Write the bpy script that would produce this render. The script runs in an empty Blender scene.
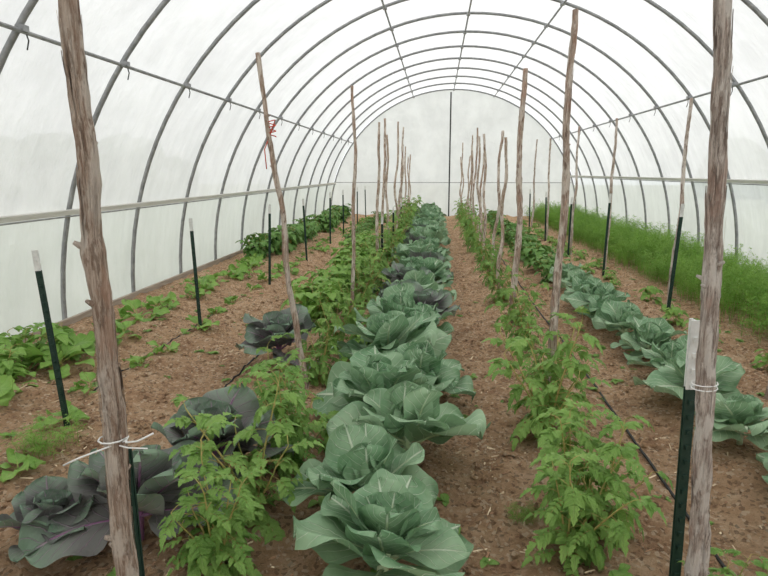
import bpy, math, random
from mathutils import Vector, noise, Matrix
random.seed(7)
R=4.75; CX=0.54; Y0=-1.6; Y1=23.68
scene=bpy.context.scene
scene.view_settings.view_transform='Standard'
scene.view_settings.look='None'

# ------------------------------------------------------------ materials
def newmat(name):
    m=bpy.data.materials.new(name); m.use_nodes=True
    nt=m.node_tree; nt.nodes.clear()
    out=nt.nodes.new('ShaderNodeOutputMaterial')
    return m,nt,out
def N(nt,t,**kw):
    n=nt.nodes.new(t)
    for k,v in kw.items(): setattr(n,k,v)
    return n
def L(nt,a,b): nt.links.new(a,b)
def math_(nt,op,a,b=None,c=None):
    n=N(nt,'ShaderNodeMath',operation=op)
    for i,v in enumerate((a,b,c)):
        if v is None: continue
        if isinstance(v,(int,float)): n.inputs[i].default_value=v
        else: L(nt,v,n.inputs[i])
    return n.outputs[0]
def maprange(nt,v,a,b,c,d):
    n=N(nt,'ShaderNodeMapRange'); L(nt,v,n.inputs[0])
    for i,x in enumerate((a,b,c,d)): n.inputs[i+1].default_value=x
    return n.outputs[0]
def mixc(nt,f,a,b,bt='MIX'):
    n=N(nt,'ShaderNodeMix',data_type='RGBA',blend_type=bt)
    if isinstance(f,(int,float)): n.inputs[0].default_value=f
    else: L(nt,f,n.inputs[0])
    for i,v in ((6,a),(7,b)):
        if isinstance(v,tuple): n.inputs[i].default_value=(*v,1)
        else: L(nt,v,n.inputs[i])
    return n.outputs[2]
def noise_(nt,scale,detail=4,vec=None,rough=.5,stretch=None):
    n=N(nt,'ShaderNodeTexNoise'); n.inputs['Scale'].default_value=scale
    n.inputs['Detail'].default_value=detail; n.inputs['Roughness'].default_value=rough
    if vec is None:
        vec=N(nt,'ShaderNodeTexCoord').outputs['Object']
    if stretch:
        mp=N(nt,'ShaderNodeMapping'); mp.inputs['Scale'].default_value=stretch
        L(nt,vec,mp.inputs[0]); vec=mp.outputs[0]
    L(nt,vec,n.inputs['Vector'])
    return n.outputs['Fac']
def bump(nt,h,s,d=.01):
    b=N(nt,'ShaderNodeBump'); b.inputs['Strength'].default_value=s; b.inputs['Distance'].default_value=d
    L(nt,h,b.inputs['Height']); return b.outputs[0]
def principled(nt,out,col,rough=.8,normal=None,metal=0.,spec=.3):
    p=N(nt,'ShaderNodeBsdfPrincipled')
    if isinstance(col,tuple): p.inputs['Base Color'].default_value=(*col,1)
    else: L(nt,col,p.inputs['Base Color'])
    p.inputs['Roughness'].default_value=rough; p.inputs['Metallic'].default_value=metal
    p.inputs['Specular IOR Level'].default_value=spec
    if normal: L(nt,normal,p.inputs['Normal'])
    if out: L(nt,p.outputs[0],out.inputs[0])
    return p

def simple(name,c1,c2,scale=20,rough=.7,metal=0.,b=.2,stretch=None,spec=.3):
    m,nt,out=newmat(name)
    f=noise_(nt,scale,5,stretch=stretch)
    f2=maprange(nt,f,.3,.7,0,1)
    principled(nt,out,mixc(nt,f2,c1,c2),rough,bump(nt,f,b),metal,spec)
    return m

def leafmat(name,c_dark,c_light,c_vein,nveins=6,midw=.07,sidew=.07,transl=.18,rough=.5,veinmix=.8,extra=None,exf=.6):
    m,nt,out=newmat(name)
    tc=N(nt,'ShaderNodeTexCoord')
    sp=N(nt,'ShaderNodeSeparateXYZ'); L(nt,tc.outputs['UV'],sp.inputs[0])
    u,v=sp.outputs[0],sp.outputs[1]
    x=math_(nt,'ABSOLUTE',math_(nt,'MULTIPLY_ADD',u,2.,-1.))
    n1=noise_(nt,14,3,vec=tc.outputs['Object'])
    nb=noise_(nt,45,3,vec=tc.outputs['Object'])
    mid=maprange(nt,x,midw*.4,midw,1,0)
    w=math_(nt,'MULTIPLY',math_(nt,'SUBTRACT',v,math_(nt,'MULTIPLY',x,.34)),float(nveins))
    w=math_(nt,'ADD',w,math_(nt,'MULTIPLY',n1,.7))
    w=math_(nt,'ABSOLUTE',math_(nt,'SUBTRACT',math_(nt,'FRACT',w),.5))
    side=maprange(nt,w,sidew*.3,sidew,1,0)
    side=math_(nt,'MULTIPLY',side,maprange(nt,x,.6,1.,.8,.05))
    vm=math_(nt,'MAXIMUM',mid,side)
    oi=N(nt,'ShaderNodeObjectInfo')
    n2=noise_(nt,5,3,vec=tc.outputs['Object'])
    f=math_(nt,'ADD',maprange(nt,n2,.35,.65,0,.7),math_(nt,'MULTIPLY',oi.outputs['Random'],.4))
    f=math_(nt,'MINIMUM',f,1.)
    col=mixc(nt,f,c_dark,c_light)
    col=mixc(nt,maprange(nt,nb,.5,.7,0,.35),col,c_light)
    if extra:
        col=mixc(nt,math_(nt,'MULTIPLY',maprange(nt,v,.45,.95,1,0),exf),col,extra)
    col=mixc(nt,math_(nt,'MULTIPLY',vm,veinmix),col,c_vein)
    h=math_(nt,'SUBTRACT',math_(nt,'ADD',math_(nt,'MULTIPLY',n1,.6),math_(nt,'MULTIPLY',nb,.5)),vm)
    p=principled(nt,None,col,rough,bump(nt,h,.7,.008),0,.3)
    t=N(nt,'ShaderNodeBsdfTranslucent'); L(nt,col,t.inputs[0])
    mx=N(nt,'ShaderNodeMixShader'); mx.inputs[0].default_value=transl
    L(nt,p.outputs[0],mx.inputs[1]); L(nt,t.outputs[0],mx.inputs[2]); L(nt,mx.outputs[0],out.inputs[0])
    return m

M_cab=leafmat('cabbage_leaf',(.15,.30,.155),(.35,.50,.31),(.72,.81,.63),7,.065,.06,.2,.58,.85)
M_cabst=simple('cabbage_stalk',(.46,.58,.34),(.60,.70,.46),30)
M_pur=leafmat('purple_cabbage_leaf',(.15,.24,.165),(.26,.36,.25),(.42,.30,.38),7,.06,.06,.15,.58,.75,extra=(.17,.10,.15),exf=.6)
M_purst=simple('purple_stalk',(.25,.10,.22),(.34,.18,.30),30)
M_tom=leafmat('tomato_leaf',(.14,.30,.055),(.32,.52,.13),(.42,.56,.22),4,.1,.1,.28,.55,.5)
M_tomst=simple('tomato_stem',(.30,.34,.09),(.56,.40,.16),30)
M_bean=leafmat('broad_leaf',(.17,.35,.06),(.33,.54,.13),(.45,.62,.22),5,.08,.08,.28,.5,.5)
M_dark=leafmat('potato_leaf',(.11,.25,.05),(.20,.38,.10),(.28,.44,.15),5,.08,.08,.2,.5,.5)
M_fea=leafmat('feathery_frond',(.15,.34,.04),(.36,.58,.12),(.4,.6,.14),3,.1,.1,.35,.6,.2)

def film(name,tr,tint=(.93,.94,.935)):
    m,nt,out=newmat(name)
    g=N(nt,'ShaderNodeTexCoord').outputs['Object']
    f=noise_(nt,.9,4,vec=g,stretch=(1,.7,1),rough=.6)
    f3=noise_(nt,2.4,5,vec=g,stretch=(1,2.2,.6),rough=.6)
    fm=math_(nt,'ADD',math_(nt,'MULTIPLY',f,.6),math_(nt,'MULTIPLY',f3,.4))
    col=mixc(nt,maprange(nt,fm,.38,.62,0,1),tint,tuple(c*.86 for c in tint))
    nr=bump(nt,math_(nt,'ADD',f,math_(nt,'MULTIPLY',f3,.6)),.6,.12)
    t=N(nt,'ShaderNodeBsdfTranslucent'); L(nt,col,t.inputs[0]); L(nt,nr,t.inputs[1])
    d=N(nt,'ShaderNodeBsdfDiffuse'); L(nt,col,d.inputs[0]); L(nt,nr,d.inputs[2])
    gl=N(nt,'ShaderNodeBsdfGlossy'); gl.inputs['Roughness'].default_value=.3; L(nt,nr,gl.inputs['Normal'])
    tp=N(nt,'ShaderNodeBsdfTransparent')
    def mx(f,a,b):
        n=N(nt,'ShaderNodeMixShader')
        if isinstance(f,float): n.inputs[0].default_value=f
        else: L(nt,f,n.inputs[0])
        L(nt,a,n.inputs[1]); L(nt,b,n.inputs[2]); return n.outputs[0]
    a=mx(.2,t.outputs[0],d.outputs[0]); a=mx(.06,a,gl.outputs[0])
    a=mx(tr,a,tp.outputs[0])
    L(nt,a,out.inputs[0]); return m
M_film=film('poly_film',.07); M_side=film('poly_film_sidewall',.22,(.89,.925,.925))
M_galv=simple('galvanised_pipe',(.24,.245,.25),(.38,.385,.39),12,.5,.3,.05)
M_board=simple('painted_board',(.60,.59,.55),(.74,.73,.69),8,.7,0,.2,(4,.3,4))
M_base=simple('weathered_board',(.30,.25,.20),(.46,.39,.32),8,.85,0,.4,(4,.4,4))
M_post=simple('tpost_green',(.012,.035,.025),(.03,.06,.045),30,.5,.1,.1)
M_white=simple('tpost_white',(.62,.62,.6),(.8,.8,.78),30,.6,0,.1)
M_black=simple('black_tube',(.012,.012,.013),(.035,.033,.03),20,.5,0,.1)
M_twine=simple('white_twine',(.75,.75,.73),(.88,.88,.86),60,.6,0,.1)
M_red=simple('red_twine',(.55,.05,.03),(.7,.12,.06),60,.6,0,.1)
def barkmat(name,k=1.,grey=0.):
    m,nt,out=newmat(name)
    g=N(nt,'ShaderNodeTexCoord').outputs['Object']
    f=noise_(nt,110,8,vec=g,stretch=(1,1,.07),rough=.75)
    f4=noise_(nt,42,6,vec=g,stretch=(1,1,.18),rough=.7)
    f2=noise_(nt,15,5,vec=g,stretch=(1,1,.35),rough=.65)
    oi=N(nt,'ShaderNodeObjectInfo')
    def K(c):
        a=sum(c)/3; return tuple(min(.95,(x*(1-grey)+a*grey)*k) for x in c)
    c=mixc(nt,maprange(nt,f,.42,.58,0,1),K((.34,.23,.18)),K((.74,.61,.52)))
    c=mixc(nt,maprange(nt,f4,.39,.46,.75,0),c,K((.18,.115,.09)))
    c=mixc(nt,maprange(nt,f2,.50,.56,0,.8),c,K((.84,.75,.67)))
    c=mixc(nt,maprange(nt,f2,.37,.43,.5,0),c,K((.58,.34,.25)))
    c=mixc(nt,math_(nt,'MULTIPLY',oi.outputs['Random'],.15),c,(.50,.36,.22),'MIX')
    h=math_(nt,'ADD',f,f4)
    principled(nt,out,c,.9,bump(nt,h,1.,.02),0,.12); return m
M_bark=barkmat('cedar_bark'); M_barkg=barkmat('weathered_cedar',1.12,.3)
def soilmat():
    m,nt,out=newmat('soil')
    g=N(nt,'ShaderNodeTexCoord').outputs['Object']
    a=noise_(nt,1.3,5,vec=g,rough=.6); b=noise_(nt,12,8,vec=g,rough=.72); c=noise_(nt,80,5,vec=g,rough=.8)
    e=noise_(nt,4.5,5,vec=g,rough=.65)
    v=N(nt,'ShaderNodeTexVoronoi'); v.inputs['Scale'].default_value=60
    mp=N(nt,'ShaderNodeMapping'); mp.inputs['Scale'].default_value=(1,.8,1); L(nt,g,mp.inputs[0]); L(nt,mp.outputs[0],v.inputs['Vector'])
    vs=N(nt,'ShaderNodeSeparateXYZ'); L(nt,v.outputs['Color'],vs.inputs[0])
    col=mixc(nt,maprange(nt,a,.35,.65,0,1),(.70,.445,.265),(.56,.335,.195))
    col=mixc(nt,maprange(nt,e,.45,.65,0,.6),col,(.80,.56,.36))
    col=mixc(nt,maprange(nt,e,.32,.46,.65,0),col,(.38,.215,.13))
    col=mixc(nt,maprange(nt,b,.50,.66,0,.6),col,(.86,.64,.43))
    col=mixc(nt,maprange(nt,b,.32,.46,.8,0),col,(.27,.155,.095))
    col=mixc(nt,maprange(nt,vs.outputs[0],.86,.89,0,.55),col,(.92,.76,.56))
    col=mixc(nt,maprange(nt,vs.outputs[1],.87,.90,0,.6),col,(.20,.115,.07))
    col=mixc(nt,maprange(nt,c,.57,.66,0,.45),col,(.90,.70,.50))
    col=mixc(nt,maprange(nt,c,.34,.43,.65,0),col,(.20,.115,.07))
    h=math_(nt,'ADD',b,math_(nt,'MULTIPLY',c,.5))
    principled(nt,out,col,.95,bump(nt,h,1.,.07),0,.08); return m
M_soil=soilmat()
M_chip1=simple('chip_pale',(.70,.54,.36),(.88,.72,.50),30,.9)
M_chip2=simple('chip_brown',(.22,.12,.07),(.44,.26,.15),30,.9)
M_grass=simple('outside_grass',(.28,.31,.20),(.40,.40,.29),3,.95)
M_tree=simple('outside_foliage',(.05,.10,.03),(.10,.17,.06),2,.95,0,1)

# ------------------------------------------------------------ mesh builder
class MB:
    def __init__(s): s.v=[];s.f=[];s.uv=[];s.m=[]
    def face(s,idx,uvs,m=0): s.f.append(idx); s.uv.extend(uvs); s.m.append(m)
    def tube(s,path,radii,n=6,m=0,cap=True,uv=(.5,.2),jit=0):
        pts=[Vector(p) for p in path]; base=len(s.v); ref=None
        for i,p in enumerate(pts):
            d=(pts[min(i+1,len(pts)-1)]-pts[max(i-1,0)]).normalized()
            if ref is None: ref=Vector((1,0,0)) if abs(d.x)<.8 else Vector((0,1,0))
            a=(ref-d*ref.dot(d)).normalized(); ref=a; b=d.cross(a)
            r=radii[i] if isinstance(radii,(list,tuple)) else radii
            for k in range(n):
                t=2*math.pi*k/n
                rr=r*(1+(noise.noise(Vector((p.x*9+k*1.7,p.y*9,p.z*9)))*jit if jit else 0))
                s.v.append(p+(a*math.cos(t)+b*math.sin(t))*rr)
        for i in range(len(pts)-1):
            for k in range(n):
                k2=(k+1)%n
                s.face((base+i*n+k,base+i*n+k2,base+(i+1)*n+k2,base+(i+1)*n+k),[uv]*4,m)
        if cap:
            s.face(tuple(base+k for k in reversed(range(n))),[uv]*n,m)
            e=base+(len(pts)-1)*n
            s.face(tuple(e+k for k in range(n)),[uv]*n,m)
    def box(s,c,sz,m=0,rx=None):
        c=Vector(c); b=len(s.v)
        for dz in (-1,1):
            for dx,dy in ((-1,-1),(1,-1),(1,1),(-1,1)):
                v=Vector((dx*sz[0]/2,dy*sz[1]/2,dz*sz[2]/2))
                if rx: v=rx@v
                s.v.append(c+v)
        for q in ((3,2,1,0),(4,5,6,7),(0,1,5,4),(1,2,6,5),(2,3,7,6),(3,0,4,7)):
            s.face(tuple(b+i for i in q),[(.5,.5)]*4,m)
    def blade(s,base,yaw,e0,Ln,W,curl,cup,ruff,pet,nS=10,nR=8,seed=0.,m=0,mst=None,roll=0,lobes=0,thick=.012):
        S=Vector((-math.sin(yaw),math.cos(yaw),0)); O=Vector((math.cos(yaw),math.sin(yaw),0))
        c=Vector(base); b0=len(s.v); cent=[]; tp=0
        for i in range(nS+1):
            t=math.sin(math.pi/2*(i/nS))*.45+.55*(i/nS); e=e0-curl*t**1.2
            T=O*math.cos(e)+Vector((0,0,math.sin(e))); Nn=O*(-math.sin(e))+Vector((0,0,math.cos(e)))
            if i>0: c=c+T*(Ln*(t-tp))
            tp=t
            SS=(S*math.cos(roll)+Nn*math.sin(roll)); NN=(Nn*math.cos(roll)-S*math.sin(roll))
            if t<pet: w=.07*W
            else:
                q=(t-pet)/(1-pet); k=abs(2*q**.85-1)
                w=W*max(0.,1-k**2.3)**.5
                w=max(w,.08*W if i<nS else .10*W)
            if lobes: w*=1+.18*math.sin(t*lobes*math.pi*2+seed)
            cent.append(c.copy())
            for j in range(nR+1):
                r=-1+2*j/nR; sg=1 if r>0 else -1
                act=(1 if t>pet else 0)
                off=cup*w*r*r
                off+=ruff*W*(abs(r)**2)*math.sin(seed+t*11+sg*1.3)*act
                off+=ruff*W*.5*math.sin(seed*2+t*5+r*3)*(abs(r))*act
                off+=ruff*W*.7*math.sin(seed*3+r*4.5)*(t**5)
                s.v.append(c+SS*(r*w)+NN*off)
        for i in range(nS):
            for j in range(nR):
                a=b0+i*(nR+1)+j
                s.face((a,a+1,a+nR+2,a+nR+1),[(j/nR,i/nS),((j+1)/nR,i/nS),((j+1)/nR,(i+1)/nS),(j/nR,(i+1)/nS)],m)
        if mst is not None:
            k=max(2,int(nS*.8))
            s.tube([p-Vector((0,0,thick*.35)) for p in cent[:k]],[thick*(1-.85*i/k) for i in range(k)],5,mst)
        return cent
    def mesh(s,name,mats,smooth=True):
        me=bpy.data.meshes.new(name); me.from_pydata([tuple(v) for v in s.v],[],s.f)
        ul=me.uv_layers.new(name='UVMap'); flat=[x for uv in s.uv for x in uv]; ul.data.foreach_set('uv',flat)
        for m in mats: me.materials.append(m)
        me.polygons.foreach_set('material_index',s.m)
        me.polygons.foreach_set('use_smooth',[smooth]*len(s.f)); me.update(); return me
def obj(name,me,loc=(0,0,0),rz=0,sc=1,parent=None,rot=None):
    o=bpy.data.objects.new(name,me); scene.collection.objects.link(o)
    o.location=loc; o.rotation_euler=rot if rot else (0,0,rz)
    o.scale=(sc,sc,sc) if isinstance(sc,(int,float)) else sc
    if parent: o.parent=parent
    return o
def empty(name):
    o=bpy.data.objects.new(name,None); scene.collection.objects.link(o); return o

# ------------------------------------------------------------ ground
ROWS=[(-3.2,.3),(-2.45,.22),(-1.1,.4),(-.28,.28),(.85,.25),(1.85,.3),(2.65,.15),(4.3,.8)]
def gh(x,y):
    h=0
    for rx,w in ROWS: h=max(h,.07*math.exp(-((x-rx)/w)**2))
    h+=.03*noise.noise(Vector((x*1.7,y*1.7,0)))+.026*noise.noise(Vector((x*6,y*6,3)))+.018*noise.noise(Vector((x*15,y*15,5)))
    return h
g=MB(); nx,ny=280,560
xa,xb,ya,yb=CX-R+.04,CX+R-.04,Y0,Y1
for j in range(ny+1):
    y=ya+(yb-ya)*(j/ny)**1.35
    for i in range(nx+1):
        x=xa+(xb-xa)*i/nx; g.v.append(Vector((x,y,gh(x,y))))
for j in range(ny):
    for i in range(nx):
        a=j*(nx+1)+i; g.face((a,a+1,a+nx+2,a+nx+1),[(0,0)]*4)
obj('floor',g.mesh('soil_floor',[M_soil]))
g=MB(); n=24
for j in range(n+1):
    for i in range(n+1):
        x=-70+140*i/n; y=-60+150*j/n; g.v.append(Vector((x,y,-.12)))
for j in range(n):
    for i in range(n):
        a=j*(n+1)+i; g.face((a,a+1,a+n+2,a+n+1),[(0,0)]*4)
obj('outside_ground',g.mesh('outside_ground',[M_grass]))
# mulch chips + clods in one mesh
g=MB()
for k in range(20000):
    y=1.2+ (random.random()**1.7)*15; x=random.uniform(-4.1,3.3)
    if noise.noise(Vector((x*1.3,y*1.3,9)))<-.05+random.uniform(-.3,.3): continue
    a=random.uniform(0,math.pi); l=random.choice((.004,.005,.007,.009,.013,.02,.028))*random.uniform(.7,1.3); w=random.uniform(.002,.0045)
    z=gh(x,y)+.004+random.random()*.005; dx,dy=math.cos(a),math.sin(a); t=random.uniform(-.3,.3)*l
    b=len(g.v)
    for p,q in ((-1,-1),(1,-1),(1,1),(-1,1)):
        g.v.append(Vector((x+dx*l*p-dy*w*q,y+dy*l*p+dx*w*q,z+t*p+ .003*(q>0))))
    g.face((b,b+1,b+2,b+3),[(0,0)]*4,random.choice((0,0,1,1,1)))
for k in range(10000):
    y=1.3+(random.random()**1.6)*12; x=random.uniform(-4.0,3.3); r=random.choice((.006,.008,.012,.016,.026))*random.uniform(.7,1.2)
    z=gh(x,y)+r*.3; b=len(g.v)
    for d in ((1,0,0),(0,1,0),(-1,0,0),(0,-1,0),(0,0,.8),(0,0,-.8)):
        g.v.append(Vector((x,y,z))+Vector(d)*r*random.uniform(.7,1.25))
    for q in ((0,1,4),(1,2,4),(2,3,4),(3,0,4),(1,0,5),(2,1,5),(3,2,5),(0,3,5)):
        g.face(tuple(b+i for i in q),[(0,0)]*3,2)
obj('wood_chip_mulch',g.mesh('mulch',[M_chip1,M_chip2,M_soil],False))

# ------------------------------------------------------------ frame
frame=empty('greenhouse_frame')
def arc(y,r=R,n=48,a0=0,a1=math.pi): return [(CX-r*math.cos(a0+(a1-a0)*i/n),y,r*math.sin(a0+(a1-a0)*i/n)) for i in range(n+1)]
hy=[6.3+1.58*k for k in range(-5,12)]
for i,y in enumerate(hy):
    g=MB(); p=arc(y); p=[(p[0][0],y,-.25)]+p+[(p[-1][0],y,-.25)]
    g.tube(p,.027,10); obj('hoop_%d'%(i+1),g.mesh('hoop',[M_galv]),parent=frame)
def at_z(z,side,r=R): return CX+side*math.sqrt(r*r-z*z)
rr=R-.045
pur=[(at_z(2.78,-1,rr),2.78),(CX-1.5,math.sqrt(rr*rr-2.25)),(CX,rr),(CX+1.5,math.sqrt(rr*rr-2.25)),(at_z(2.92,1,rr),2.92)]
for i,(x,z) in enumerate(pur):
    g=MB(); g.tube([(x,Y0+.1,z),(x,8,z),(x,16,z),(x,Y1-.05,z)],.018,8)
    for y in hy:
        g.box((x,y,z+.02),(.07,.07,.05))
        if i in(0,4) : 
            g.tube([(x,y+.04,z),(x+.01,y+.05,z-.06),(x-.01,y+.05,z-.13)],.006,5,1)
    obj('purlin_%d'%(i+1),g.mesh('purlin',[M_galv,M_black],False),parent=frame)
for nm,z,side in (('trim_1',1.27,-1),('trim_2',1.55,1)):
    a=math.asin(z/R); x=at_z(z,side,R-.05)
    g=MB(); g.box((x,(Y0+Y1)/2,z),(.03,Y1-Y0-.1,.055),0,Matrix.Rotation(side*-a,3,'Y'))
    g.tube([(x,Y0+.1,z-.045),(x,Y1-.1,z-.045)],.010,6,1)
    obj(nm,g.mesh(nm,[M_board,M_galv],False))
for nm,side in (('baseboard_left',-1),('baseboard_right',1)):
    g=MB(); g.box((CX+side*(R-.06),(Y0+Y1)/2,.0),(.04,Y1-Y0-.1,.14)); obj(nm,g.mesh(nm,[M_base],False))
def filmskin(name,a0,a1,mat,na):
    g=MB()
    ny_=int((Y1-Y0)/.08)
    for j in range(ny_+1):
        y=Y0+(Y1-Y0)*j/ny_
        ph=((y-hy[0])/1.58)%1.
        sag=.035*math.sin(math.pi*ph)**2
        for i in range(na+1):
            a=a0+(a1-a0)*i/na
            wr=.014*noise.noise(Vector((a*9,y*2.2,1)))+.020*noise.noise(Vector((a*3,y*6,4)))*math.sin(math.pi*ph)
            g.v.append(Vector((CX-(R+.042-sag+wr)*math.cos(a),y,(R+.042-sag+wr)*math.sin(a))))
    for j in range(ny_):
        for i in range(na):
            k=j*(na+1)+i; g.face((k,k+na+1,k+na+2,k+1),[(0,0)]*4)
    obj(name,g.mesh(name,[mat]))
aL=math.asin(1.27/R); aR=math.pi-math.asin(1.55/R)
filmskin('wall_left',-.02,aL,M_side,10); filmskin('ceiling',aL,aR,M_film,60); filmskin('wall_right',aR,math.pi+.02,M_side,10)
for nm,y in (('wall_far',Y1+.06),('wall_near',Y0-.04)):
    g=MB(); rings=16; n=64
    g.v.append(Vector((CX,y,0)))
    for r_ in range(1,rings+1):
        for i in range(n+1):
            a=math.pi*i/n; q=(R+.03)*r_/rings
            px,pz=-q*math.cos(a),q*math.sin(a)
            g.v.append(Vector((CX+px,y+.04*noise.noise(Vector((px*2.2,pz*.8,y))),pz)))
    for i in range(n): g.face((0,1+i,2+i),[(0,0)]*3)
    for r_ in range(rings-1):
        for i in range(n):
            a=1+r_*(n+1)+i; g.face((a,a+n+1,a+n+2,a+1),[(0,0)]*4)
    obj(nm,g.mesh(nm,[M_film]))
g=MB(); ye=Y1-.02
g.tube([(CX-.1,ye,0),(CX-.1,ye,R-.1)],.026,8,1)
g.tube([(at_z(1.3,-1)+.05,ye,1.3),(at_z(1.3,1)-.05,ye,1.3)],.012,8)
obj('end_wall_frame',g.mesh('endframe',[M_galv,M_black,M_white],False))

# outside trees
g=MB()
def blob(c,r):
    b=len(g.v); nu,nv=12,8
    for j in range(nv+1):
        for i in range(nu):
            a=2*math.pi*i/nu; e=-math.pi/2+math.pi*j/nv
            d=Vector((math.cos(a)*math.cos(e),math.sin(a)*math.cos(e),math.sin(e)))
            g.v.append(Vector(c)+d*r*(1+.35*noise.noise(d*2.5+Vector(c))))
    for j in range(nv):
        for i in range(nu):
            i2=(i+1)%nu; g.face((b+j*nu+i,b+j*nu+i2,b+(j+1)*nu+i2,b+(j+1)*nu+i),[(0,0)]*4)
for k in range(60):
    sd=random.choice((-1,-1,1)); r=random.uniform(1.,2.6)
    blob((sd*random.uniform(18,30),random.uniform(-5,45),r*.6),r)
obj('tree_line',g.mesh('trees',[M_tree]))

# ------------------------------------------------------------ plant templates
rnd=random.uniform
def cabbage(seed,mats,n=18,open_=0):
    random.seed(seed); g=MB()
    g.tube([(0,0,-.10),(.005,0,.02),(0,.004,.12)],[.022,.026,.02],8,1)
    for i in range(n):
        f=i/(n-1); yaw=i*2.39996+rnd(-.35,.35)
        if f<.64:
            q=f/.64; e0=math.radians(16+46*q+rnd(-8,8)); Ln=(.44-.12*q)*rnd(.80,1.12); W=Ln*rnd(.42,.50)
            g.blade((.015*math.cos(yaw),.015*math.sin(yaw),.01+.09*q),yaw,e0,Ln,W,rnd(.15,.95)-.3*q,rnd(-.05,.32),rnd(.12,.22),.2,16,12,rnd(0,6),0,1,rnd(-.5,.5),thick=.009)
        else:
            q=(f-.64)/.36; e0=math.radians(62+20*q); Ln=(.27-.10*q)*rnd(.92,1.05); W=Ln*.52
            g.blade((.015*math.cos(yaw),.015*math.sin(yaw),.10+.02*q),yaw,e0,Ln,W,(-.55-.8*q) if not open_ else .2,.5,.10,.05,12,9,rnd(0,6),0,1,rnd(-.15,.15),thick=.007)
    return g.mesh('cabbage',mats)
CAB=[cabbage(10+i,[M_cab,M_cabst],18+i%4,i%3==2) for i in range(8)]
PUR=[cabbage(40+i,[M_pur,M_purst],20,1) for i in range(3)]

def leaflet(g,p,d,Nn,Ln,wf,prof,m=0,droop=.3):
    d=d.normalized(); S=d.cross(Nn).normalized(); Nn=S.cross(d).normalized()
    b=len(g.v); n=len(prof)-1
    for i,w in enumerate(prof):
        t=i/n; c=p+d*(Ln*t)-Vector((0,0,1))*(droop*Ln*t*t)
        ww=w*wf*Ln
        up=.35*ww
        g.v.append(c+S*ww+Nn*(up)); g.v.append(c); g.v.append(c-S*ww+Nn*up)
    for i in range(n):
        a=b+i*3; v0,v1=i/n,(i+1)/n
        g.face((a,a+1,a+4,a+3),[(0,v0),(.5,v0),(.5,v1),(0,v1)],m)
        g.face((a+1,a+2,a+5,a+4),[(.5,v0),(1,v0),(1,v1),(.5,v1)],m)
LOBED=[.02,.75,1,.6,.9,.5,.62,.28,.02]; OVATE=[.03,.62,.95,1,.9,.7,.4,.02]
def compound(g,p,yaw,e0,Ln,size,npair,wf,prof,curl=1.1):
    O=Vector((math.cos(yaw),math.sin(yaw),0)); S=Vector((-math.sin(yaw),math.cos(yaw),0)); c=Vector(p); pts=[c.copy()]; n=7
    frames=[]
    for i in range(n):
        e=e0-curl*(i/n); T=O*math.cos(e)+Vector((0,0,math.sin(e))); Nn=-O*math.sin(e)+Vector((0,0,math.cos(e)))
        c=c+T*(Ln/n); pts.append(c.copy()); frames.append((c.copy(),T,Nn))
    g.tube(pts,[.0028*(1-.5*i/n) for i in range(n+1)],3,1,False)
    for k in range(npair):
        idx=min(n-2,int(n*(.3+.55*k/max(1,npair-1)) ) if npair>1 else int(n*.6)); cc,T,Nn=frames[idx]
        sz=size*(.75+.3*math.sin(math.pi*(k+.7)/npair))
        for sg in (1,-1):
            leaflet(g,cc,S*sg*1.0+T*rnd(.35,.8)+Nn*rnd(-.3,.3),Nn,sz*rnd(.75,1.2),wf,prof,0,rnd(.1,.6))
    cc,T,Nn=frames[-1]; leaflet(g,cc,T,Nn,size*1.2,wf,prof,0,.4)
def tomato(seed,H=.75,ns=4,mats=None,dens=1.):
    random.seed(seed); g=MB()
    for s_ in range(ns):
        a0=s_*6.28/ns+rnd(-.5,.5); lean=rnd(.06,.36); h=H*rnd(.6,1.05); pts=[]
        for i in range(9):
            t=i/8; pts.append(Vector((math.cos(a0)*lean*t**1.3+.03*noise.noise(Vector((t*3,s_,seed))),math.sin(a0)*lean*t**1.3,-.03+h*t)))
        g.tube(pts,[.009*(1-.65*i/8) for i in range(9)],6,1)
        nl=int(16*h/.75*dens)
        for k in range(nl):
            t=.1+.9*k/(nl-1); i=min(7,int(t*8)); p=pts[i].lerp(pts[i+1],t*8-i)
            compound(g,p,k*2.4+rnd(-.4,.4)+s_,rnd(.0,.75)+.4*(t>.85),rnd(.14,.27)*(1-.3*t),rnd(.042,.072),4,.36,LOBED,rnd(.8,1.8))
    return g.mesh('tomato',mats or [M_tom,M_tomst])
TOM=[tomato(70+i,.76,5+i%2) for i in range(5)]
def bean(seed,H=.28,ns=3,mats=None,size=.085,nl=7,lean_=.14):
    random.seed(seed); g=MB()
    for s_ in range(ns):
        a0=rnd(0,6.28); lean=rnd(.3,1)*lean_; pts=[Vector((math.cos(a0)*lean*t,math.sin(a0)*lean*t,-.02+H*t*rnd(.93,1.))) for t in [i/5 for i in range(6)]]
        g.tube(pts,[.005*(1-.5*i/5) for i in range(6)],5,1)
        for k in range(nl):
            t=.15+.85*k/(nl-1); i=min(4,int(t*5)); p=pts[i].lerp(pts[i+1],t*5-i)
            compound(g,p,k*2.4+rnd(-.4,.4),rnd(.3,.9),rnd(.07,.14),size*rnd(.8,1.2),1,.40,OVATE,rnd(.7,1.3))
    return g.mesh('bean',mats or [M_bean,M_tomst])
BEAN=[bean(100+i) for i in range(3)]
BUSH=[bean(120+i,.46,6,None,.10,10,.24) for i in range(3)]
DARK=[bean(140+i,.36,5,[M_dark,M_tomst],.09,9,.24) for i in range(3)]
def squash(seed):
    random.seed(seed); g=MB()
    for k in range(10):
        yaw=k*2.4+rnd(-.3,.3)
        g.blade((rnd(-.04,.04),rnd(-.04,.04),-.01),yaw,rnd(.5,1.2),rnd(.14,.26),rnd(.042,.075),rnd(.8,1.4),.2,.25,.45,12,8,rnd(0,6),0,1,rnd(-.4,.4),2,thick=.004)
    return g.mesh('squash',[M_bean,M_tomst])
SQ=[squash(160+i) for i in range(3)]
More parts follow.
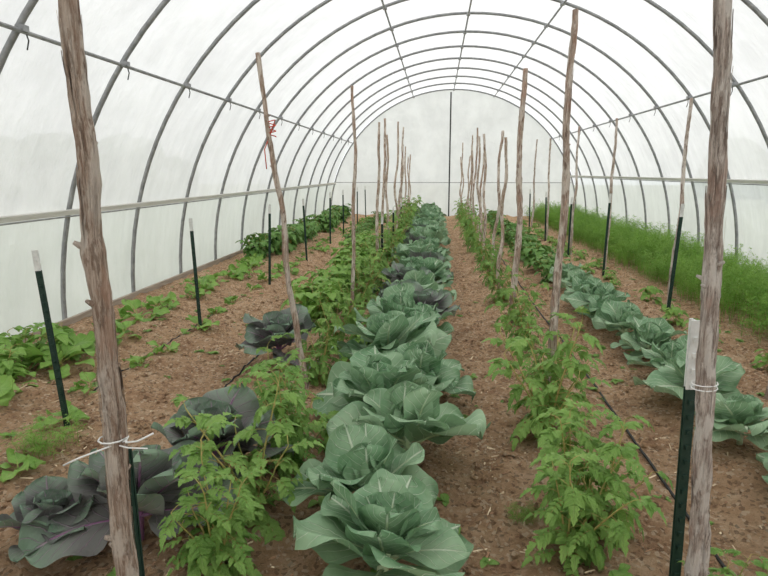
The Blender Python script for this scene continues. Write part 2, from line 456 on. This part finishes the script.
def feather(seed,w=.5,n=30):
    """clump of arching ferny plumes: each stem carries side branches, each branch carries fine needles"""
    random.seed(seed); g=MB()
    for k in range(n):
        x,y=rnd(-w/2,w/2),rnd(-w/2,w/2); h=rnd(.34,.80); a0=rnd(0,6.28); ln=rnd(.05,.22)
        P=[Vector((x+math.cos(a0)*ln*t*t,y+math.sin(a0)*ln*t*t,-.02+h*t*(1-.15*t*t))) for t in [i/5 for i in range(6)]]
        g.tube(P,[.0035,.003,.0025,.002,.0015,.001],3,0,False)
        nb=15
        for q in range(nb):
            t=.2+.8*q/(nb-1); i=min(4,int(t*5)); p=P[i].lerp(P[i+1],t*5-i)
            a=q*2.4+rnd(-.4,.4); e=rnd(.1,.8); l=.15*(1.15-.8*t)*rnd(.8,1.2)
            D=Vector((math.cos(a)*math.cos(e),math.sin(a)*math.cos(e),math.sin(e)))
            for r_ in range(7):
                u=(r_+1)/7; pp=p+D*l*u-Vector((0,0,.04*u*u)); az=rnd(0,6.28)
                d=(D*.6+Vector((math.cos(az),math.sin(az),rnd(-.3,.6)))*.8).normalized(); s_=d.cross(Vector((.1,.2,1))).normalized()
                nl=rnd(.02,.045); b=len(g.v)
                g.v+=[pp,pp+d*nl*.5+s_*.0042,pp+d*nl*.5-s_*.0042,pp+d*nl]
                g.face((b,b+1,b+3,b+2),[(.3,.2),(.5,.5),(.3,.8),(.2,.5)])
    return g.mesh('feathery_patch',[M_fea])
FEA=[feather(180+i) for i in range(5)]
def weed(seed):
    random.seed(seed); g=MB()
    for k in range(9):
        a=rnd(0,6.28); d=Vector((math.cos(a),math.sin(a),rnd(.3,1.2)))
        leaflet(g,Vector((rnd(-.01,.01),rnd(-.01,.01),0)),d,Vector((0,0,1)),rnd(.025,.06),.3,OVATE,0,.5)
    return g.mesh('weed',[M_tom])
WEED=[weed(200+i) for i in range(3)]

random.seed(99)
def put(name,lst,x,y,sc=1,tilt=.06,dz=0):
    return obj(name,random.choice(lst),(x,y,gh(x,y)+dz),sc=sc*rnd(.92,1.08),rot=(rnd(-tilt,tilt),rnd(-tilt,tilt),rnd(0,6.28)))
y=2.12; k=0
while y<22.8:
    purple = k in (8,9,11,14,19,23)
    put('purple_cabbage_plant' if purple else 'cabbage_plant',PUR if purple else CAB,-.26+ (-.08 if k%2 else .08)+rnd(-.06,.06),y,1.12*rnd(.84,1.05),.13,.08)
    y+=.50+rnd(-.07,.07); k+=1
for y in (2.45,3.0,3.6,4.2,4.75,5.3,5.85,6.4,6.95,7.5,8.05,8.6): put('cabbage_plant',CAB,1.87+rnd(-.08,.08),y,.86*rnd(.88,1.05),.1,.06)
for x,y,s in ((-1.32,2.35,.98),(-1.17,2.9,.95),(-1.7,2.3,.6),(-1.36,4.95,1.0)): put('purple_cabbage_plant',PUR,x,y,s,.1,.10)
for x,y,s in ((-.88,2.15,.74),(-.86,2.6,.85),(-.82,3.1,.8),(-1.0,3.6,.72),(-.9,4.5,.65),(-.95,5.4,.7),(-.9,6.3,.8),(-.9,7.3,.85),(-.9,8.3,.9),(-.92,9.4,1),(-.9,10.5,1),(-.9,11.7,1.05),(-.9,12.9,1.05),(-.9,14.2,1.1),(-.9,15.5,1.1),(-.9,17,1.1),(-.9,18.5,1.1),(-.9,20,1.1),(-.9,21.5,1.1)):
    put('tomato_plant',TOM,x,y,s)
for x,y,s in ((1.0,1.98,.5),(.60,2.45,.78),(.76,2.6,.78),(.68,2.8,.75),(.72,3.65,.92),(.82,3.95,.85),(.85,4.75,.6),(.85,5.6,.72),(.88,6.5,.75),(.85,7.6,.8),(.85,8.8,.85),(.85,10,.85),(.85,11.3,.9),(.85,12.6,.95),(.85,13.9,1),(.85,15.2,1),(.85,16.7,1),(.85,18.2,1),(.85,19.8,1),(.85,21.4,1)):
    put('tomato_plant',TOM,x,y,s)
y=6.2
while y<12.5: put('pepper_plant',BUSH,-1.34+rnd(-.1,.1),y,.95); y+=.38
for x,y,s in ((-.62,4.45,.5),(-.6,5.2,.6),(-.62,6.0,.6),(-.6,3.4,.45)): put('pepper_plant',BUSH,x,y,s)
y=2.9
while y<21: put('squash_seedling' ,SQ,-2.5+rnd(-.2,.2),y,rnd(.5,1.1)); y+=rnd(.35,.85)
y=3.8
while y<22: put('squash_seedling' if y<11 else 'potato_plant',SQ if y<11 else DARK,-3.3+rnd(-.2,.2),y,rnd(.95,1.45)); y+=rnd(.26,.5)
for x,y in ((-3.4,4.2),(-3.6,4.5),(-3.3,4.8),(-3.55,5.1),(-3.7,4.9)): put('bean_plant',BEAN,x,y,1.1)
y=14
while y<22: put('potato_plant',DARK,-2.0+rnd(-.2,.2),y,.8); y+=.7
y=9.2
while y<21: put('potato_plant',DARK,1.8+rnd(-.15,.15),y,rnd(.8,1.2)); y+=.55
y=5.2
while y<20: put('bean_seedling',BEAN,2.7+rnd(-.2,.2),y,rnd(.5,.8)); y+=.7
bed=empty('carrot_green_bed')
y=4.0; c=0
while y<22.8:
    for x in (3.55,3.93,4.32,4.62):
        c+=1; xx=x+rnd(-.07,.04); o=obj('fronds_%d'%c,random.choice(FEA),(xx,y+rnd(-.08,.08),gh(xx,y)),rz=rnd(0,6.28),sc=(rnd(.85,1.05),rnd(.95,1.1),rnd(.68,1.06)*(1 if x<4.6 else .85)),parent=bed)
    y+=.42
obj('feathery_weed',FEA[0],(-2.35,3.2,gh(-2.35,3.2)),sc=(.6,.6,.28)); obj('feathery_weed',FEA[1],(.45,2.75,gh(.45,2.75)),sc=(.22,.22,.13))
weeds=empty('weed_seedlings')
for k in range(700):
    y=1.8+(random.random()**1.4)*14; x=rnd(-4,3.3)
    if min(abs(x-.5),abs(x+1.85))<.18 and random.random()<.7: continue
    obj('weed_%d'%(k+1),random.choice(WEED),(x,y,gh(x,y)),rz=rnd(0,6.28),sc=rnd(.4,1.7),parent=weeds)

# ------------------------------------------------------------ stakes
def stake(b,t,r0,r1,seed,bend=.03,stubs=5,mid=None,mat=None):
    g=MB(); bx,by=b; tx,ty,tz=t; z0=gh(bx,by)-.12; n=110; pts=[];rad=[]
    for i in range(n+1):
        q=i/n; z=z0+(tz-z0)*q
        wob=Vector((noise.noise(Vector((seed*3.1,q*3,0))),noise.noise(Vector((seed*5.7,q*3,4))),0))*bend*2*math.sin(math.pi*q)
        if mid: wob.x+=mid*math.sin(math.pi*q)
        wob+=Vector((noise.noise(Vector((seed,q*10,0))),noise.noise(Vector((seed,q*10,7))),0))*.008
        pts.append(Vector((bx+(tx-bx)*q,by+(ty-by)*q,z))+wob-Vector((bx,by,0)))
        rad.append((r0+(r1-r0)*q)*(1+.16*noise.noise(Vector((seed,q*12,0)))+.12*noise.noise(Vector((seed,q*55,3)))))
    g.tube(pts,rad,16,0,jit=.3)
    random.seed(seed)
    for k in range(stubs):
        i=random.randint(16,n-6); a=rnd(0,6.28); l=rad[i]+rnd(.004,.02); d=Vector((math.cos(a),math.sin(a),rnd(.3,.8)))
        g.tube([pts[i],pts[i]+d*l*.7,pts[i]+d*l],[rad[i]*.42,rad[i]*.3,rad[i]*.18],6)
    for k in range(stubs*9):   # peeling bark strips
        i=random.randint(4,n-16); a=rnd(0,6.28); ln=random.randint(5,14); d=Vector((math.cos(a),math.sin(a),0)); s_=Vector((-d.y,d.x,0)); w=rnd(.002,.006); b0=len(g.v)
        for j in range(ln):
            lift=.001+.007*(j/ln)**2
            p=pts[i+j]+d*(rad[i+j]+lift); ww=w*(1-.6*j/ln); g.v+=[p+s_*ww,p-s_*ww]
        for j in range(ln-1): g.face((b0+2*j,b0+2*j+1,b0+2*j+3,b0+2*j+2),[(0,0)]*4)
    return obj('wooden_stake',g.mesh('stake',[mat or M_bark]),(bx,by,0))
stake((-.895,1.5),(-.915,1.5,2.35),.033,.023,1,.008,8,.012)
stake((.88,1.86),(.78,1.9,2.4),.031,.021,2,.010,7,.02,M_barkg)
stake((-.97,4.35),(-1.29,4.4,2.53),.024,.015,3,.03,7)
stake((-.99,6.9),(-.965,6.9,2.64),.022,.016,4,.04)
stake((.85,4.2),(.86,4.2,2.72),.030,.019,5,.025,5)
stake((.86,6.75),(.9,6.75,2.77),.036,.026,6,.03,4)
sd=20
for i,(yy) in enumerate((9.5,10.3,12.0,13.6,14.6,16.5,18,19.6,21.2)):
    sd+=1; stake((-.95,yy),(-.95+rnd(-.16,.16),yy,rnd(2.2,2.8)),.026,.018,sd,.05,2)
for i,(yy) in enumerate((8.1,9.4,10.6,11.9,13.2,14.5,16,17.5,19,20.6,22)):
    sd+=1; stake((.86,yy),(.86+rnd(-.16,.16),yy,rnd(2.1,2.8)),.026,.018,sd,.05,2)
stake((2.66,6.98),(2.70,6.98,2.48),.024,.017,61,.02,3,None,M_barkg)
stake((2.66,9.7),(2.69,9.7,2.5),.024,.017,62,.02,3,None,M_barkg)
for k,yy in enumerate((12.2,14.8,17.4,20)): stake((2.66,yy),(2.66+rnd(-.08,.08),yy,rnd(2.3,2.6)),.026,.018,63+k,.03,2,None,M_barkg)
stake((2.47,4.45),(2.5,4.45,.86),.03,.026,80,.02,2)

def tpost(wl=.13,topm=1):
    g=MB(); H=1.17
    for z0,z1,m in ((-.3,H-wl,0),(H-wl,H,topm)):
        zc=(z0+z1)/2; h=z1-z0
        g.box((0,0,zc),(.036,.005,h),m); g.box((0,.016,zc),(.006,.028,h),m); g.box((0,.03,zc),(.012,.006,h),m)
    z=.06
    while z<H-.04:
        g.box((0,-.006,z),(.014,.009,.016),topm if z>H-wl else 0); z+=.055
    g.box((0,.004,-.15),(.1,.004,.16),0)
    return g.mesh('tpost',[M_post,M_white],False)
TP=tpost(); TPW=tpost(.24); TPG=tpost(.1,0)
random.seed(5)
def post(x,y,rx=0,ry=0,h=1,me=None): obj('steel_fence_post',me or TP,(x,y,gh(x,y)),rot=(rx,ry,rnd(-.3,.3)),sc=(1,1,h))
post(-2.4,3.5,0,-.075); post(-2.48,5.97,0,-.03)
for y in (8.5,11,13.5,16,18.5,21): post(-2.47+rnd(-.05,.05),y,0,rnd(-.04,.04))
post(.885,2.02,0,-.02,1.0,TPW); post(-.915,1.60,.0,-.02,.70,TPG)
post(2.62,6.88,0,.05,1.1); post(2.62,9.6,0,.02,1.1)
for y in (12.1,14.7,17.3,19.9): post(2.6,y,0,rnd(-.03,.03))
for y in (9.6,12.1,14.7): post(-.88,y,0,0,.8)

# ------------------------------------------------------------ drip tape and twine
def line(name,x,y0,y1,mat,r=.009,wob=.03,off=.012):
    g=MB(); pts=[]; n=90
    for i in range(n+1):
        y=y0+(y1-y0)*i/n; xx=x+wob*noise.noise(Vector((y*.6,x,0))); pts.append((xx,y,gh(xx,y)+off))
    g.tube(pts,r,6); obj(name,g.mesh(name,[mat]))
line('drip_irrigation_line',1.28,.5,22.5,M_black)
line('drip_irrigation_line',-1.66,4.2,6.6,M_black,.008,.03,.004)
line('drip_irrigation_line',-2.62,4.2,7,M_black,.008,.05,.004)
def twine(name,pts,mat,r=.0035):
    g=MB(); g.tube(pts,r,6); obj(name,g.mesh(name,[mat]))
def ring(c,r,n=14,turns=1.,dz=0): return [(c[0]+r*math.cos(2*math.pi*turns*i/n),c[1]+r*math.sin(2*math.pi*turns*i/n),c[2]+dz*i/n) for i in range(n+1)]
twine('white_tie_twine',[(-1.01,1.44,.91),(-.96,1.44,.935)]+ring((-.895,1.5,.955),.039,20,2.0,.015)[10:]+[(-.83,1.45,.98),(-.78,1.42,1.0),(-.745,1.44,1.015)],M_twine,.0026)
twine('white_tie_twine',[(-.855,1.46,.965),(-.81,1.42,.98),(-.76,1.43,.975)],M_twine,.0022)
twine('red_tie_twine',ring((-1.2,4.39,1.95),.026,36,3,.12)+[(-1.25,4.35,1.86),(-1.24,4.35,1.72)],M_red,.004)
twine('white_tie_twine',ring((.85,1.885,1.02),.037,24,2,.03),M_twine,.002)

# ------------------------------------------------------------ light & camera
w=bpy.data.worlds.new('overcast'); scene.world=w; w.use_nodes=True; nt=w.node_tree; nt.nodes.clear()
out=nt.nodes.new('ShaderNodeOutputWorld'); bg=nt.nodes.new('ShaderNodeBackground')
tc=N(nt,'ShaderNodeTexCoord'); sp=N(nt,'ShaderNodeSeparateXYZ'); L(nt,tc.outputs['Generated'],sp.inputs[0])
c=mixc(nt,maprange(nt,sp.outputs[2],0,.8,0,1),(.93,.95,.98),(1.,.99,.98))
L(nt,c,bg.inputs[0]); bg.inputs[1].default_value=1.38; L(nt,bg.outputs[0],out.inputs[0])
s=bpy.data.lights.new('sun','SUN'); s.energy=.8; s.angle=math.radians(30); so=bpy.data.objects.new('sun',s); so.rotation_euler=(math.radians(25),math.radians(15),0); scene.collection.objects.link(so)
cam=bpy.data.cameras.new('camera'); cam.lens=28.125; cam.sensor_width=36; cam.clip_start=.05; cam.clip_end=300
co=bpy.data.objects.new('camera',cam); co.location=(0,0,1.7); co.rotation_euler=(math.radians(79.06),0,math.radians(5.05))
scene.collection.objects.link(co); scene.camera=co
